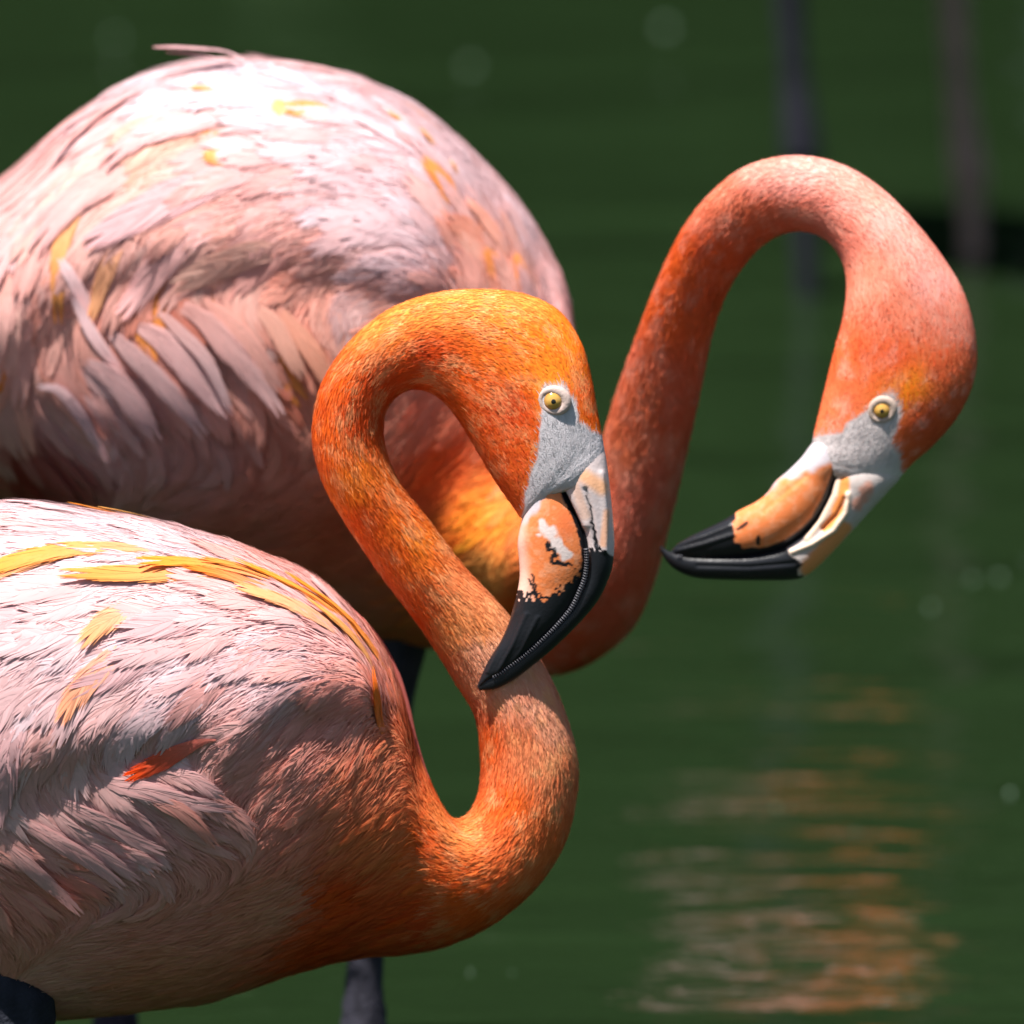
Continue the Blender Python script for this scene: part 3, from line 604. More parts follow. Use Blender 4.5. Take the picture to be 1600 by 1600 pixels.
front = dict(
    Y=5.0, base=(-.235, 5.02, -.30), neck0=11.5, head0=33, head_end=40.6,
    label='orange-necked flamingo resting the black tip of its bill against its own neck',
    rungs=[(-430, 1000, -430, 1040, 0, 4), (-370, 940, -380, 1130, 0, 60), (-270, 870, -280, 1320, 0, 165), (-140, 812, -150, 1500, 0, 265), (0, 787, 0, 1585, 0, 312), (120, 796, 110, 1590, 0, 325), (250, 817, 230, 1578, 0, 325),
           (350, 846, 330, 1562, 0, 315), (450, 882, 420, 1533, 0, 290), (520, 928, 500, 1506, 0, 250), (580, 992, 570, 1493, 0, 210), (622, 1072, 625, 1490, 0, 170), (645, 1160, 680, 1482, 2, 128), (672, 1225, 740, 1460, 5, 105),
           (695, 1268, 800, 1422, 9, 88), (714, 1281, 850, 1372, 12, 76), (737, 1265, 887, 1305, 16, 70), (750, 1228, 903, 1220, 20, 66), (751, 1180, 897, 1160, 22, 62), (743, 1122, 872, 1085, 24, 60), (715, 1072, 838, 1022, 25, 58),
           (660, 985, 785, 950, 24, 56), (600, 905, 722, 882, 20, 55), (545, 825, 672, 815, 15, 55), (505, 755, 628, 760, 8, 54), (488, 685, 603, 703, 2, 52), (497, 615, 600, 655, -4, 50), (525, 560, 612, 628, -8, 49), (565, 515, 632, 612, -12, 49),
           (620, 477, 657, 609, -15, 50), (690, 456, 686, 622, -18, 52), (760, 452, 713, 652, -21, 54), (822, 460, 738, 692, -24, 56), (874, 486, 763, 735, -26, 56), (908, 535, 786, 770, -28, 54), (924, 590, 803, 794, -29, 50), (933, 640, 812, 808, -30, 45),
           (940, 676, 817, 808, -30, 41), (944, 702, 822, 800, -30, 39), (945, 724, 824, 792, -30, 36), (942, 746, 832, 784, -30, 30), (918, 762, 856, 776, -30, 10)],
    colors=cl((-300, 950, WH), (-300, 1200, WP), (0, 800, WH), (200, 850, WH), (350, 890, WH), (100, 1000, WH), (300, 1050, WH), (430, 1050, WH), (480, 960, WP), (550, 1010, WP), (600, 1090, PK), (530, 1120, PK), (625, 1150, SA), (570, 1200, SA), (480, 1180, PK), (100, 1180, (.78, .44, .405)),
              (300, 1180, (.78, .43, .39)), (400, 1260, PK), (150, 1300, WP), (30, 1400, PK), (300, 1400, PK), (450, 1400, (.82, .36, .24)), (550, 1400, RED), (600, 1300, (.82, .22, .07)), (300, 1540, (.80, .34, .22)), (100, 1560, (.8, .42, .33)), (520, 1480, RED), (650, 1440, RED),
              (680, 1330, ORA), (720, 1300, (.93, .42, .16)), (750, 1400, ORA), (850, 1300, (.86, .27, .10)), (870, 1200, (.86, .33, .19)), (800, 1250, ORA), (740, 1000, (.93, .55, .50)), (780, 1035, (.92, .62, .62)), (815, 1085, (.86, .50, .50)), (862, 1120, (.86, .48, .42)), (810, 1150, (.86, .34, .20)), (760, 1150, ORA), (700, 980, (.92, .36, .12)), (640, 960, ORA), (740, 980, (.92, .44, .2)), (620, 850, ORA), (560, 800, ORA),  # pale peach on the lower neck is a highlight put into the colour
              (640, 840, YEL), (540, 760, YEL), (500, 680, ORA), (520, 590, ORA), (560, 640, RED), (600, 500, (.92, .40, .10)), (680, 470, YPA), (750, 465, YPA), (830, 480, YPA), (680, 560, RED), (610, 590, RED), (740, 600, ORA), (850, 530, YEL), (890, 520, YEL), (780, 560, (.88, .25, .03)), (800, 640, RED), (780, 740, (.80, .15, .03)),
              (900, 570, YEL), (865, 590, (.94, .36, .04)), (920, 620, ORA)),
    tint=(1, .80, .55), pale=(.95, .50, .22), mottle=.6, accent=(.93, .36, .08), accent_p=.004, accent_y=1000,
    face=[(847, 606), (858, 600), (878, 600), (890, 609), (900, 633), (905, 657), (921, 671), (935, 676), (960, 690), (970, 860), (800, 860), (818, 800), (824, 755), (838, 722), (843, 695), (846, 650)],
    facecol=(.64, .60, .62), lidcol=(.56, .43, .38), eye=((865, 628), 16, .88, -.45),
    flow=[(300, 825, -1, -.12), (450, 890, -.9, -.42), (540, 950, -.75, -.65), (600, 1050, -.5, -.85), (100, 830, -1, .02), (0, 900, -1, .1), (250, 960, -1, .12), (150, 1050, -.85, .55), (300, 1080, -.75, .65), (60, 1150, -.6, .8), (400, 1060, -.9, .4), (450, 1140, -.85, .5), (380, 1200, -.8, .6), (500, 1060, -.9, .1),
          (120, 1240, .55, .8), (250, 1240, .85, .45), (150, 1320, .9, .38), (40, 1330, .8, .5), (330, 1290, .8, .4), (550, 1180, -.75, .55), (600, 1270, -.8, .5), (620, 1380, -.9, .45), (400, 1450, -1, .2), (200, 1500, -1, .1), (500, 1450, -1, .2), (480, 1300, -.8, .5), (-200, 1000, -1, .2), (-200, 1300, -1, .0), (600, 1460, -1, .15)],
    sizes=[(300, 830, 110, 17, .05), (100, 1000, 120, 19, .05), (300, 1080, 95, 15, .06), (480, 1050, 70, 12, .07), (560, 1150, 55, 9, .12), (600, 1250, 48, 7, .16), (250, 1260, 85, 11, .14), (100, 1310, 95, 12, .12), (400, 1400, 60, 10, .05), (200, 1500, 60, 11, .04), (600, 1400, 48, 7, .13), (-200, 1000, 130, 22, .06)],
    wing=[(628, 1108), (600, 1030), (540, 945), (430, 888), (300, 850), (150, 822), (0, 810), (-250, 880), (-400, 1000), (-320, 1150), (-100, 1265), (0, 1258), (150, 1210), (290, 1180), (345, 1245), (460, 1140), (560, 1140)],
    n_silk=26000, n_feather=2000, n_covert=120, n_blade=120000, belly_fine=.28,
    shoulder=[(505, 918, 500, 925, 60, 1), (545, 945, 528, 968, 60, 7), (590, 990, 560, 1015, 60, 9), (622, 1045, 595, 1065, 60, 10), (640, 1100, 612, 1112, 55, 10), (651, 1150, 628, 1160, 50, 9), (664, 1195, 645, 1200, 45, 7), (674, 1222, 670, 1224, 40, 1)],
    plumes=[],
    mouth=MOUTH_F, lam=(.36, .97),
    lower_bill=dict(color=front_lower, ridges=[([(772, 1060), (800, 1010), (822, 960)], 3, 1.6), ([(785, 1055), (815, 1015), (840, 965)], 3, 1.6), ([(762, 1050), (786, 1000), (806, 955)], 3, 1.5)],
        rungs=[(836, 735, 852, 700, -30, 18), (823, 766, 860, 722, -30, 28), (815, 813, 878, 760, -30, 35), (809, 847, 892, 788, -31, 37), (811, 875, 904, 815, -31, 38), (812, 900, 913, 848, -32, 36), (809, 922, 916, 876, -33, 33), (803, 945, 913, 902, -33, 30), (794, 975, 899, 936, -34, 27), (783, 1000, 880, 965, -35, 24),
               (770, 1021, 855, 991, -36, 20), (760, 1038, 828, 1016, -37, 16), (752, 1056, 795, 1041, -38, 12), (747, 1069, 764, 1061, -39, 7), (746, 1075, 750, 1073, -40, 2)]),
    upper_bill=dict(color=front_upper, ridges=[([(866, 738), (892, 772), (915, 820)], 6, 4.5), ([(915, 765), (923, 796), (931, 850)], 3.5, -3.5), ([(940, 740), (946, 800), (946, 860)], 5, 3)],
        rungs=[(852, 700, 930, 680, -30, 18), (860, 728, 944, 702, -30, 29), (878, 757, 951, 745, -31, 34), (892, 787, 956, 790, -32, 32), (905, 814, 959, 824, -32, 30), (914, 847, 960, 852, -33, 27), (917, 874, 957, 884, -34, 25), (914, 901, 949, 909, -34, 23), (905, 926, 937, 934, -35, 21), (892, 952, 919, 958, -35, 19), (868, 980, 891, 988, -36, 17), (841, 1006, 859, 1018, -37, 14),
               (814, 1029, 831, 1041, -38, 11), (784, 1050, 800, 1064, -39, 8), (760, 1065, 772, 1077, -40, 5), (747, 1074, 749, 1079, -40, 2)]),
    legs=[dict(pts=[tuple(P((12, 1470), 4.985)), tuple(P((10, 1535), 4.968)), tuple(P((8, 1605), 4.966)), tuple(P((4, 1720), 4.966)), tuple(P((2, 1940), 4.96)), tuple(P((2, 1985), 4.96)), tuple(P((2, 2030), 4.96)), (-.232, 4.97, -.10), (-.232, 4.98, -.288)], rad=[.012, .0215, .0225, .0130, .0090, .0135, .0095, .0065, .0075], col=(.020, .022, .032), heading=.1),
          dict(pts=[tuple(P((-95, 1480), 5.06)), tuple(P((-105, 1560), 5.065)), tuple(P((-115, 1700), 5.07)), tuple(P((-120, 1950), 5.07)), tuple(P((-121, 1985), 5.07)), tuple(P((-122, 2020), 5.07)), (-.27, 5.07, -.10), (-.27, 5.08, -.288)], rad=[.017, .0165, .0110, .0085, .0135, .0095, .0065, .0075], col=(.026, .028, .040), heading=.1)])
OY = (.94, .33, .035); PO = (.94, .42, .18)
front['plumes'] = [
    (640, 1120, 600, 1010, 470, 925, 9, OY, .006), (620, 1080, 560, 960, 400, 905, 11, OY, .006), (560, 990, 470, 915, 330, 893, 12, (.93, .34, .06), .006), (480, 945, 420, 900, 250, 900, 13, OY, .006), (420, 935, 380, 900, 140, 925, 14, (.93, .33, .06), .006),
    (300, 880, 230, 850, 0, 905, 15, OY, .006), (200, 870, 130, 860, -60, 935, 13, (.93, .36, .10), .006), (480, 990, 420, 930, 300, 910, 10, (.93, .24, .03), .004), (560, 1040, 500, 980, 380, 950, 11, PO, .005), (600, 1110, 580, 1030, 480, 970, 10, (.94, .46, .12), .005),
    (250, 945, 190, 960, 135, 1005, 15, PO, .006), (240, 1000, 160, 1030, 105, 1105, 16, (.92, .40, .22), .006), (612, 1170, 590, 1120, 560, 1075, 8, (.93, .25, .03), .004), (330, 1150, 270, 1170, 212, 1205, 12, (.95, .09, .008), .006, .002),
    (260, 812, 200, 800, 120, 797, 8, OY, .004), (320, 836, 270, 815, 180, 800, 8, (.94, .5, .14), .004), (60, 1080, 20, 1150, 0, 1265, 19, WH, .007),
    (330, 1000, 230, 1010, 140, 1080, 22, WH, .004), (400, 980, 310, 960, 200, 1000, 22, WH, .004), (150, 960, 60, 960, -60, 1000, 24, WH, .004), 
    (120, 1215, 200, 1215, 330, 1262, 11, WP, .010), (180, 1225, 260, 1240, 320, 1290, 10, PK, .012), (60, 1250, 140, 1260, 240, 1320, 11, WP, .012), (0, 1270, 70, 1290, 180, 1360, 11, WP, .012), (90, 1300, 150, 1310, 210, 1365, 9, WP, .012), (230, 1195, 290, 1200, 340, 1240, 10, WP, .010), (-20, 1310, 40, 1330, 110, 1395, 10, WP, .012)]

# ================================================================== rear flamingo
MOUTH_R = np.array([(1311, 712, 0, 30), (1311, 731, 0, 32), (1301, 759, 0, 33), (1290, 786, 0, 33), (1274, 814, 0, 32), (1255, 834, 0, 30), (1230, 851, 0, 28), (1202, 862, 0, 25), (1164, 869, 0, 22), (1120, 872, 0, 18), (1079, 872, 0, 13), (1054, 869, 0, 8)], float)
HD = -780          # head of the rear bird leans towards the camera (design pixels)
MOUTH_R[:, 2] += HD
def rear_lower(q, p):
    n1 = fbm(p, 380, 12); c = mix(BORANGE + 0 * p, np.array([.87, .31, .14]) + 0 * p, sstep(.4, .7, n1))
    qw = warp(q, 5, .09, 13)
    wpoly = [(1330, 660), (1318, 715), (1300, 722), (1272, 736), (1244, 744), (1214, 754), (1196, 775), (1190, 740), (1250, 660)]
    c = mix(c, BWHITE * np.array([.97, .98, 1.03]) + 0 * p, sstep(-5, 6, sdf(qw, wpoly)))
    c = mix(c, np.array([.76, .24, .07]) + 0 * p, sstep(4, 1, dist_poly(qw, [(1258, 744), (1215, 778), (1192, 800)])) * .5)
    bl = [(1156, 780), (1150, 800), (1145, 819), (1148, 843), (1158, 855), (1202, 857), (1240, 840), (1290, 880), (1000, 920), (1000, 780)]
    qr = q + np.stack([9 * (vnoise(q, .2, 5) - .5), 5 * (vnoise(q, .25, 6) - .5)], -1)
    k = sstep(-.8, .8, sdf(qr, bl)); k = np.maximum(k, sstep(9.5, 7.5, dist_poly(q, MOUTH_R[:, :2])) * sstep(712, 722, q[:, 1]))
    qs = warp(q, 1.5, .2, 2)
    k = np.maximum(k, sstep(3.0, 1.8, dist_poly(qs, [(1152, 828), (1168, 817)]))); k = np.maximum(k, sstep(3.4, 2.2, dist_poly(qs, [(1185, 839), (1184, 849)])))
    return mix(c, BLACK + 0 * p, k)
def rear_upper(q, p):
    n1 = fbm(p, 420, 15); c = mix(np.array([.52, .44, .40]) + 0 * p, np.array([.60, .53, .51]) + 0 * p, n1)
    c = mix(c, np.array([.86, .30, .08]) + 0 * p, sstep(12, 5, dist_poly(warp(q, 3, .1, 3), [(1318, 752), (1312, 790), (1290, 826)])))
    c = mix(c, np.array([.85, .33, .12]) + 0 * p, sstep(18, 8, dist_poly(warp(q, 3, .1, 4), [(1318, 826), (1290, 860), (1262, 886)])))
    c = mix(c, np.array([.74, .26, .15]) + 0 * p, .7 * sstep(13, 3, dist_poly(warp(q, 4, .1, 6), [(1356, 760), (1340, 790)])))
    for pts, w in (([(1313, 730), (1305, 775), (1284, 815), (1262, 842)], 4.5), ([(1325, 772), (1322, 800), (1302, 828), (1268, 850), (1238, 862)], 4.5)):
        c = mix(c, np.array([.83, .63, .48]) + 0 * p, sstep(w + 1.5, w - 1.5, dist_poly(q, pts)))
    c = mix(c, np.array([.22, .07, .03]) + 0 * p, sstep(3.2, 1.2, dist_poly(q, [(1318, 783), (1306, 806), (1284, 826)])))
    bl = [(1226, 856), (1236, 868), (1248, 875), (1253, 884), (1246, 897), (1258, 901), (1262, 940), (1000, 940), (1000, 830), (1100, 845)]
    qr = q + np.stack([6 * (vnoise(q, .25, 25) - .5), 6 * (vnoise(q, .25, 26) - .5)], -1)
    k = sstep(-.8, .8, sdf(qr, bl)); k = np.maximum(k, sstep(5.5, 3.5, dist_poly(q, MOUTH_R[1:, :2])))
    return mix(c, BLACK + 0 * p, k)
rear = dict(
    Y=5.36, base=(-.09, 5.38, -.30), neck0=15.0, head0=32, head_end=39.6,
    label='larger flamingo with its arched neck free and bill held over open water',
    rungs=[(-360, 610, -360, 640, 40, 4), (-300, 520, -310, 690, 40, 90), (-200, 430, -210, 735, 40, 190), (-90, 352, -80, 765, 30, 260), (0, 288, 60, 800, 20, 300), (80, 215, 170, 852, 10, 325), (180, 142, 270, 900, 0, 340), (300, 97, 370, 940, 0, 348), (420, 96, 450, 965, -5, 345), (540, 116, 530, 985, -10, 335),
           (640, 160, 590, 998, -15, 318), (722, 222, 640, 1005, -15, 270), (800, 303, 690, 1012, -15, 222), (860, 395, 740, 1022, -25, 172), (893, 490, 780, 1035, -70, 160), (903, 600, 815, 1048, -107, 122), (902, 700, 845, 1054, -159, 98), (900, 765, 888, 1050, -211, 82), (906, 797, 935, 1028, -256, 73), (920, 788, 988, 982, -300, 68),
           (932, 738, 1022, 908, -344, 64), (947, 668, 1046, 820, -396, 61), (966, 606, 1070, 720, -447, 58), (990, 538, 1094, 612, -499, 56), (1015, 470, 1113, 522, -543, 54), (1040, 410, 1132, 466, -580, 52), (1070, 352, 1155, 425, -617, 51), (1112, 300, 1184, 390, -654, 50), (1168, 259, 1215, 368, -691, 50), (1240, 243, 1249, 361, -721, 51),
           (1310, 255, 1284, 370, -743, 53), (1372, 290, 1310, 397, -762, 56), (1424, 340, 1322, 435, -774, 59), (1470, 397, 1319, 487, -780, 62), (1505, 455, 1306, 538, -780, 63), (1524, 522, 1293, 590, -780, 61), (1524, 585, 1281, 640, -780, 57), (1500, 645, 1272, 676, -780, 51), (1462, 692, 1269, 694, -780, 45), (1428, 722, 1264, 706, -780, 41), (1408, 744, 1262, 718, -780, 36), (1388, 758, 1272, 736, -780, 28), (1360, 762, 1295, 745, -780, 8)],
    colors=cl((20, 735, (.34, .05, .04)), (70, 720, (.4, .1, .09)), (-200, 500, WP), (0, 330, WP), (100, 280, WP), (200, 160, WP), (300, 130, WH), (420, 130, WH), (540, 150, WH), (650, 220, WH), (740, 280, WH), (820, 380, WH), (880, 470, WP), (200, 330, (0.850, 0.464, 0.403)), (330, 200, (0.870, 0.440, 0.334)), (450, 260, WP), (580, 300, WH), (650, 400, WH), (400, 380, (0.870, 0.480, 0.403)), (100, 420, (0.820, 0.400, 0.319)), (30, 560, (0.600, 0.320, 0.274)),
              (500, 450, (0.870, 0.432, 0.342)), (600, 500, (0.850, 0.376, 0.274)), (780, 440, (0.870, 0.400, 0.289)), (850, 520, WP), (450, 560, (0.840, 0.296, 0.190)), (250, 440, (0.840, 0.336, 0.243)), (150, 560, (0.800, 0.480, 0.456)), (330, 520, (0.820, 0.464, 0.410)), (120, 640, (0.760, 0.480, 0.471)), (300, 700, (0.620, 0.320, 0.289)), (450, 700, (0.660, 0.240, 0.167)), (200, 800, (0.560, 0.288, 0.243)), (400, 850, (0.600, 0.208, 0.137)), (550, 850, (0.620, 0.160, 0.076)), (550, 960, (0.600, 0.224, 0.137)),  # lower flank darkened: the underside's shade is put into these colours
              (640, 650, (.82, .30, .20)), (650, 760, (.84, .16, .05)), (720, 850, ORA), (760, 800, YEL), (760, 870, YPA), (700, 720, (.86, .14, .03)), (850, 950, ORA), (900, 1030, (.76, .18, .07)), (980, 950, (.78, .22, .11)), (1000, 800, (.84, .30, .18)), (1060, 760, (.78, .25, .15)), (960, 680, (.88, .30, .12)), (1010, 620, (.86, .26, .10)), (1060, 620, (.82, .24, .12)), (1040, 480, ORA), (1100, 480, (.82, .20, .06)),
              (1060, 400, ORA), (1120, 380, (.86, .17, .04)), (1130, 310, (.88, .32, .16)), (1200, 265, (.88, .50, .38)), (1190, 340, (.84, .22, .08)), (1250, 270, (.88, .56, .46)), (1250, 345, (.80, .26, .14)), (1330, 290, (.88, .58, .48)), (1320, 380, (.84, .36, .24)), (1400, 360, (.88, .56, .46)), (1360, 440, (.88, .45, .28)), (1460, 440, (.88, .52, .42)), (1400, 490, (.88, .36, .20)), (1500, 500, (.86, .40, .26)), (1400, 560, (.86, .19, .05)), (1320, 560, (.86, .22, .06)),
              (1480, 580, (.84, .22, .07)), (1420, 605, (.96, .36, .02)), (1300, 640, (.88, .28, .10)), (1450, 660, (.70, .14, .04)), (1500, 640, (.72, .16, .05))),  # last two: shade at the head's lower right painted in
    tint=(1, .74, .78), pale=(.93, .50, .38), mottle=.42, accent=(.92, .33, .09), accent_p=.012, accent_y=440,
    face=[(1230, 690), (1274, 684), (1312, 676), (1326, 661), (1345, 650), (1364, 632), (1391, 612), (1403, 625), (1409, 649), (1403, 665), (1393, 684), (1396, 698), (1406, 712), (1408, 735), (1420, 750), (1350, 830), (1200, 800)],
    facecol=(.68, .61, .60), lidcol=(.54, .41, .34), eye=((1380, 643), 14.5, .96, .5),
    flow=[(700, 250, -.8, -.55), (600, 180, -.95, -.3), (450, 130, -1, -.05), (300, 130, -1, .1), (180, 180, -.9, .45), (80, 270, -.75, .65), (800, 380, -.6, -.75), (860, 480, -.35, -.9), (550, 280, -.95, -.1), (400, 250, -1, .1), (250, 280, -.85, .5), (150, 360, -.6, .8), (60, 430, -.35, .93), (680, 380, -.8, -.45), (550, 400, -.95, .15), (400, 360, -.9, .4), (280, 400, -.7, .7), (170, 470, -.45, .9),
          (450, 450, -.85, .45), (600, 500, -.8, .3), (720, 480, -.3, -.8), (500, 520, .3, .9), (430, 520, .55, .82), (350, 520, .6, .8), (260, 530, .62, .78), (180, 600, .6, .78), (120, 640, .6, .75), (300, 620, .6, .75), (420, 620, .5, .8), (30, 600, -.1, 1), (300, 800, -.8, .5), (500, 800, -.8, .5), (620, 700, -.7, .6), (650, 800, -.8, .5), (500, 920, -1, .2), (-200, 560, -.9, .4)],
    sizes=[(700, 300, 70, 16, .06), (450, 150, 110, 20, .07), (200, 250, 150, 20, .05), (100, 400, 160, 18, .05), (350, 330, 130, 20, .06), (600, 420, 80, 16, .06), (300, 550, 110, 12, .13), (150, 640, 100, 13, .12), (450, 560, 85, 10, .12), (400, 800, 70, 12, .06), (600, 800, 50, 9, .08), (850, 480, 60, 12, .05), (-200, 500, 150, 20, .06)],
    wing=[(870, 560), (885, 480), (835, 380), (760, 280), (650, 190), (520, 140), (400, 122), (280, 128), (180, 180), (80, 250), (0, 320), (-150, 420), (-300, 560), (-250, 660), (-50, 690), (40, 600), (60, 560), (160, 470), (260, 445), (420, 440), (560, 470), (680, 520), (780, 560)],
    bulge=[(815, 870, 105, 105, 150)], n_silk=24000, n_feather=2000, n_covert=130, n_blade=100000, belly_fine=.15,
    plumes=[],
    mouth=MOUTH_R, lam=(.97, .99),
    lower_bill=dict(color=rear_lower, ridges=[([(1062, 850), (1100, 838), (1140, 822)], 3.5, 2.2), ([(1060, 860), (1100, 850), (1145, 836)], 3.5, 2.2), ([(1258, 744), (1215, 778), (1192, 800)], 4, -1.5)],
        rungs=[(1300, 668, 1330, 690, HD, 18), (1270, 692, 1314, 712, HD, 30), (1252, 715, 1311, 733, HD, 36), (1230, 737, 1302, 757, HD, 36), (1213, 751, 1292, 783, HD, 38), (1198, 771, 1276, 811, HD, 38), (1180, 785, 1257, 831, HD, 36), (1156, 797, 1231, 849, HD, 33), (1134, 811, 1204, 861, HD, 29), (1106, 825, 1166, 868, HD, 24), (1079, 838, 1122, 871, HD, 18), (1058, 851, 1080, 871, HD, 11), (1048, 862, 1054, 869, HD, 3)]),
    upper_bill=dict(color=rear_upper, ridges=[([(1313, 730), (1305, 775), (1284, 815), (1262, 842)], 4.5, 5), ([(1325, 772), (1322, 800), (1302, 828), (1268, 850), (1238, 862)], 4.5, 5), ([(1319, 780), (1308, 804), (1286, 826)], 4, -5), ([(1090, 884), (1170, 886), (1240, 880)], 3, -2)],
        rungs=[(1328, 690, 1405, 705, HD, 18), (1312, 720, 1408, 742, HD, 30), (1309, 742, 1388, 768, HD, 36), (1302, 760, 1365, 793, HD, 34), (1291, 786, 1338, 823, HD, 33), (1275, 814, 1313, 850, HD, 31), (1256, 834, 1288, 876, HD, 29), (1231, 852, 1262, 898, HD, 26), (1203, 862, 1240, 906, HD, 24), (1165, 869, 1190, 907, HD, 21), (1120, 872, 1134, 906, HD, 18), (1080, 872, 1088, 903, HD, 14), (1055, 868, 1060, 893, HD, 10), (1040, 862, 1043, 879, HD, 6), (1032, 856, 1032, 861, HD, 2)]),
    legs=[dict(pts=[tuple(P((640, 940), 5.36)), tuple(P((618, 1010), 5.36)), tuple(P((590, 1250), 5.36)), tuple(P((571, 1500), 5.36)), tuple(P((568, 1600), 5.36)), tuple(P((567, 1640), 5.36)), tuple(P((564, 1690), 5.36)), (-.077, 5.37, -.1), (-.079, 5.38, -.288)], rad=[.017, .0150, .0105, .0092, .0118, .0125, .0085, .0068, .0075], col=(.030, .029, .040), heading=.1),
          dict(pts=[tuple(P((350, 900), 5.46)), tuple(P((330, 1010), 5.46)), tuple(P((260, 1250), 5.46)), tuple(P((195, 1500), 5.46)), tuple(P((180, 1600), 5.46)), tuple(P((178, 1640), 5.46)), tuple(P((176, 1690), 5.46)), (-.203, 5.46, -.1), (-.203, 5.46, -.288)], rad=[.017, .0150, .0105, .0092, .0118, .0125, .0085, .0068, .0075], col=(.030, .022, .034), heading=.1)])
rear['plumes'] = [
    (160, 520, 130, 470, 112, 412, 9, (.84, .70, .72), .010), (210, 600, 150, 545, 128, 470, 8, (.84, .70, .72), .010), (170, 690, 120, 620, 78, 588, 7, (.80, .70, .72), .012),
    (250, 465, 330, 470, 420, 625, 15, (.84, .62, .60), .014), (300, 460, 380, 490, 430, 600, 13, (.86, .54, .46), .014), (180, 490, 270, 520, 340, 630, 15, (.82, .62, .62), .014), (150, 510, 220, 540, 300, 640, 14, (.80, .62, .62), .014), (100, 560, 190, 560, 240, 665, 17, (.80, .60, .60), .014), (380, 460, 440, 500, 470, 580, 12, (.88, .46, .34), .013), (420, 470, 480, 520, 520, 600, 12, (.88, .40, .26), .012),
    (60, 590, 110, 600, 165, 680, 9, (.82, .66, .70), .014), (230, 480, 300, 500, 350, 600, 9, (.86, .70, .70), .018),
    (170, 270, 120, 340, 95, 450, 13, (.93, .40, .12), .006), (260, 330, 170, 390, 150, 480, 11, (.90, .44, .22), .006), (380, 250, 350, 255, 325, 262, 12, (.94, .42, .10), .005), (370, 165, 345, 148, 300, 150, 10, (.94, .40, .12), .005), (455, 215, 435, 195, 430, 180, 9, (.94, .5, .15), .005), (760, 460, 750, 420, 742, 400, 13, (.92, .38, .10), .004), (800, 465, 795, 430, 782, 408, 12, (.92, .40, .12), .004), (640, 210, 625, 195, 610, 187, 7, (.94, .42, .10), .005), (690, 240, 670, 220, 655, 213, 7, (.93, .46, .15), .005), (720, 285, 700, 270, 690, 265, 8, (.93, .48, .2), .005),
    (395, 108, 340, 100, 268, 122, 5, WH, .030), (390, 110, 330, 102, 285, 116, 4, WH, .022), (215, 150, 150, 190, 112, 245, 6, WH, .024), (240, 140, 170, 170, 125, 225, 6, WH, .018),
    (480, 200, 330, 170, 200, 250, 22, WP, .005), (450, 290, 300, 270, 170, 380, 24, WH, .006), (420, 340, 300, 330, 210, 460, 22, WP, .006), (330, 230, 200, 250, 90, 370, 24, WP, .006), (220, 240, 100, 280, 20, 420, 24, WP, .006), (480, 390, 380, 380, 290, 440, 20, (.86, .52, .42), .006), (150, 300, 60, 360, 10, 520, 22, (.85, .56, .5), .006)]

fl_rear = build_flamingo(rear)
fl_front = build_flamingo(front)

# ================================================================== flamingo in deeper water behind (legs in view, body mirrored in the pond)
def copy_part(o, parent):
    c = o.copy(); col.objects.link(c); c.parent = parent; return c
YB = 8.0
bx = (1310 - 800) / FPX * YB
bird = thing('flamingo', 'blurred flamingo standing far behind, seen only by two thin legs and its mirror image', 'flamingo', (bx, YB + .05, -.30), 'flamingos wading in the pond')
holder_shift = np.array(front['base'])
BYAW = math.radians(-68)
pivot = np.array(P((330, 1250), 5.0)) - holder_shift
for ch in list(fl_front.children):
    if ch.name.startswith('leg'): continue
    c = copy_part(ch, bird)
    cs, sn = math.cos(BYAW), math.sin(BYAW)
    c.rotation_euler.z = BYAW
    c.location = (-(pivot[0] * cs - pivot[1] * sn), -(pivot[0] * sn + pivot[1] * cs), .26)
    for g in ch.children:
        if g.name.startswith('feather'): continue
        copy_part(g, c)
bb = np.array(bird.location)
def bgleg(q, Ys, zc, colr, rads):
    pts = [tuple(P(a, y)) for a, y in zip(q, Ys)]
    f = pts[-1]; pts = pts + [(f[0], f[1], -.12), (f[0], f[1], -.288)]
    add_leg(bird, bb, dict(pts=pts, rad=rads, col=colr, heading=1.6))
bgleg([(1215, -420), (1228, -100), (1240, 100), (1250, 200), (1253, 240), (1256, 290), (1262, 478)], [8.0] * 7, 0, (.018, .018, .026), [.016, .012, .0100, .0135, .0140, .0100, .0085, .0075, .008])
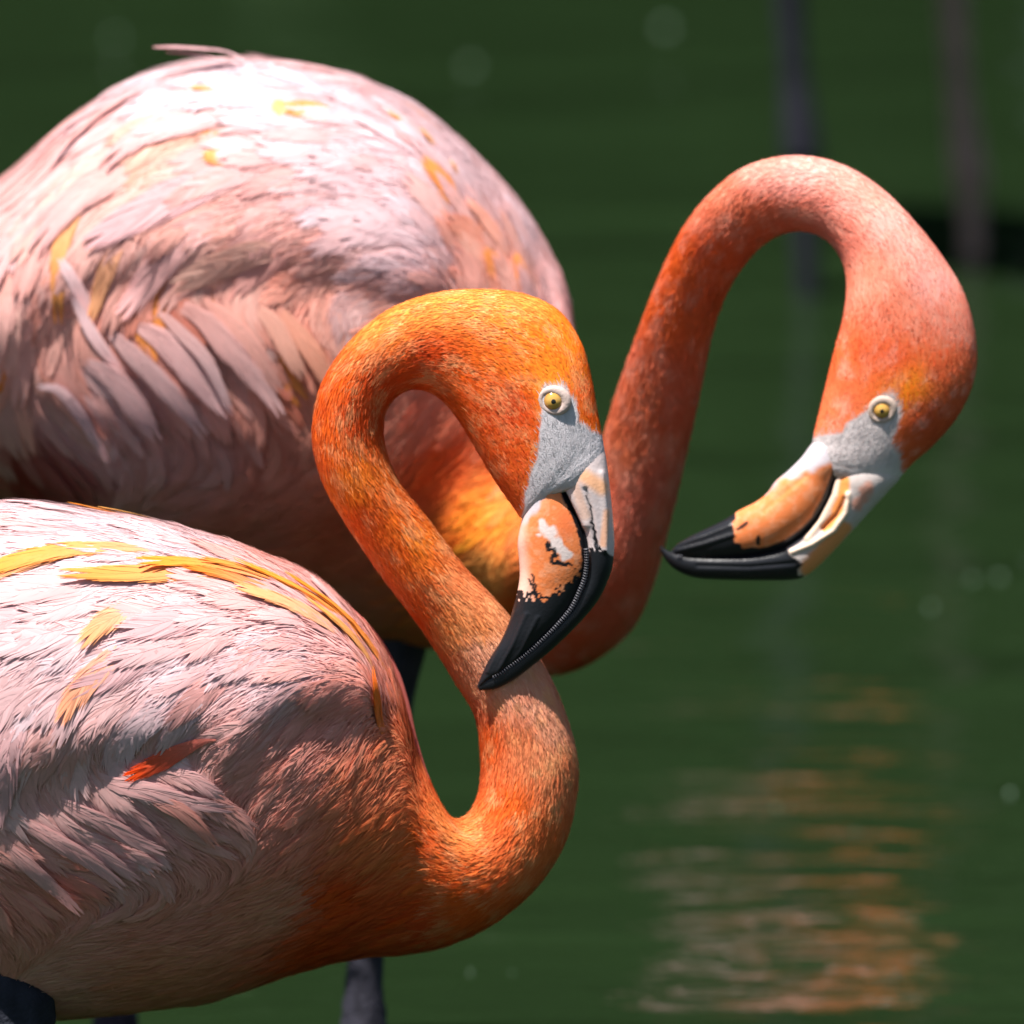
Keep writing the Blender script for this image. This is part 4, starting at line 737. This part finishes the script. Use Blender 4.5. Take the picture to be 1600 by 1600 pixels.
bgleg([(1470, -420), (1483, -100), (1497, 120), (1510, 240), (1514, 275), (1516, 320), (1520, 395)], [8.2] * 7, 0, (.30, .19, .15), [.016, .012, .0100, .0125, .0140, .0100, .0085, .0075, .008])  # sunlit leg of the pair, its light put into a paler colour

# ------------------------------------------------------------------ sun glints on the pond, put in as small pale solid specks
SPK = [(735, 105, 4.0, 'pale green sun glint speck afloat just beyond the back of the larger flamingo'), (1040, 45, 4.2, 'sun glint speck afloat short of the thin dark leg'), (1455, 950, 2.6, 'brightest sun glint speck of the three afloat near the orange mirror image'), (1520, 907, 2.6, 'middle sun glint speck of the three afloat near the orange mirror image'),
       (1562, 903, 2.8, 'outer sun glint speck of the three afloat near the orange mirror image'), (1213, 1263, 2.2, 'small bright sun glint speck afloat on the brown mirror image'), (1335, 1300, 1.6, 'faint sun glint speck afloat on the brown mirror image'), (1578, 1240, 2.6, 'long sun glint speck afloat at the edge of the ripples'), (735, 1518, 1.4, 'pale sun glint speck afloat by the slate leg of the larger flamingo'), (800, 1520, 1.2, 'tiny sun glint speck afloat beside a paler one below the orange breast'), (180, 60, 3.2, 'dim sun glint speck afloat behind the curled back plume')]
MAT_GLINT = attr_material('glint', .4, .5)
for x, y, s, lab in SPK:
    ang = PITCH + math.atan((y - 800) / FPX); Yw = CAM_H / math.tan(ang); c = P((x, y), Yw)
    na, nr = 14, 6; r = s * .00042 * Yw / 5
    a = np.linspace(.05, math.pi - .05, nr)[:, None]; ph = (np.arange(na) / na * 2 * np.pi)[None]
    V = np.stack([np.sin(a) * np.cos(ph) * r * (1.3 if s > 2.5 else 1), np.sin(a) * np.sin(ph) * r, (np.cos(a) + 0 * ph) * r * .8], -1).reshape(-1, 3)
    V = V * (1 + .25 * (vnoise(V * 900, 1, int(x)) - .5))[:, None]
    o = build('glint_speck', V, grid_faces(nr, na), np.tile([[.16, .24, .17]], (len(V), 1)), MAT_GLINT); o.location = (c[0], c[1], r * .3)
    o['label'] = lab; o['category'] = 'glint'; o['group'] = 'sun glint specks on the pond'
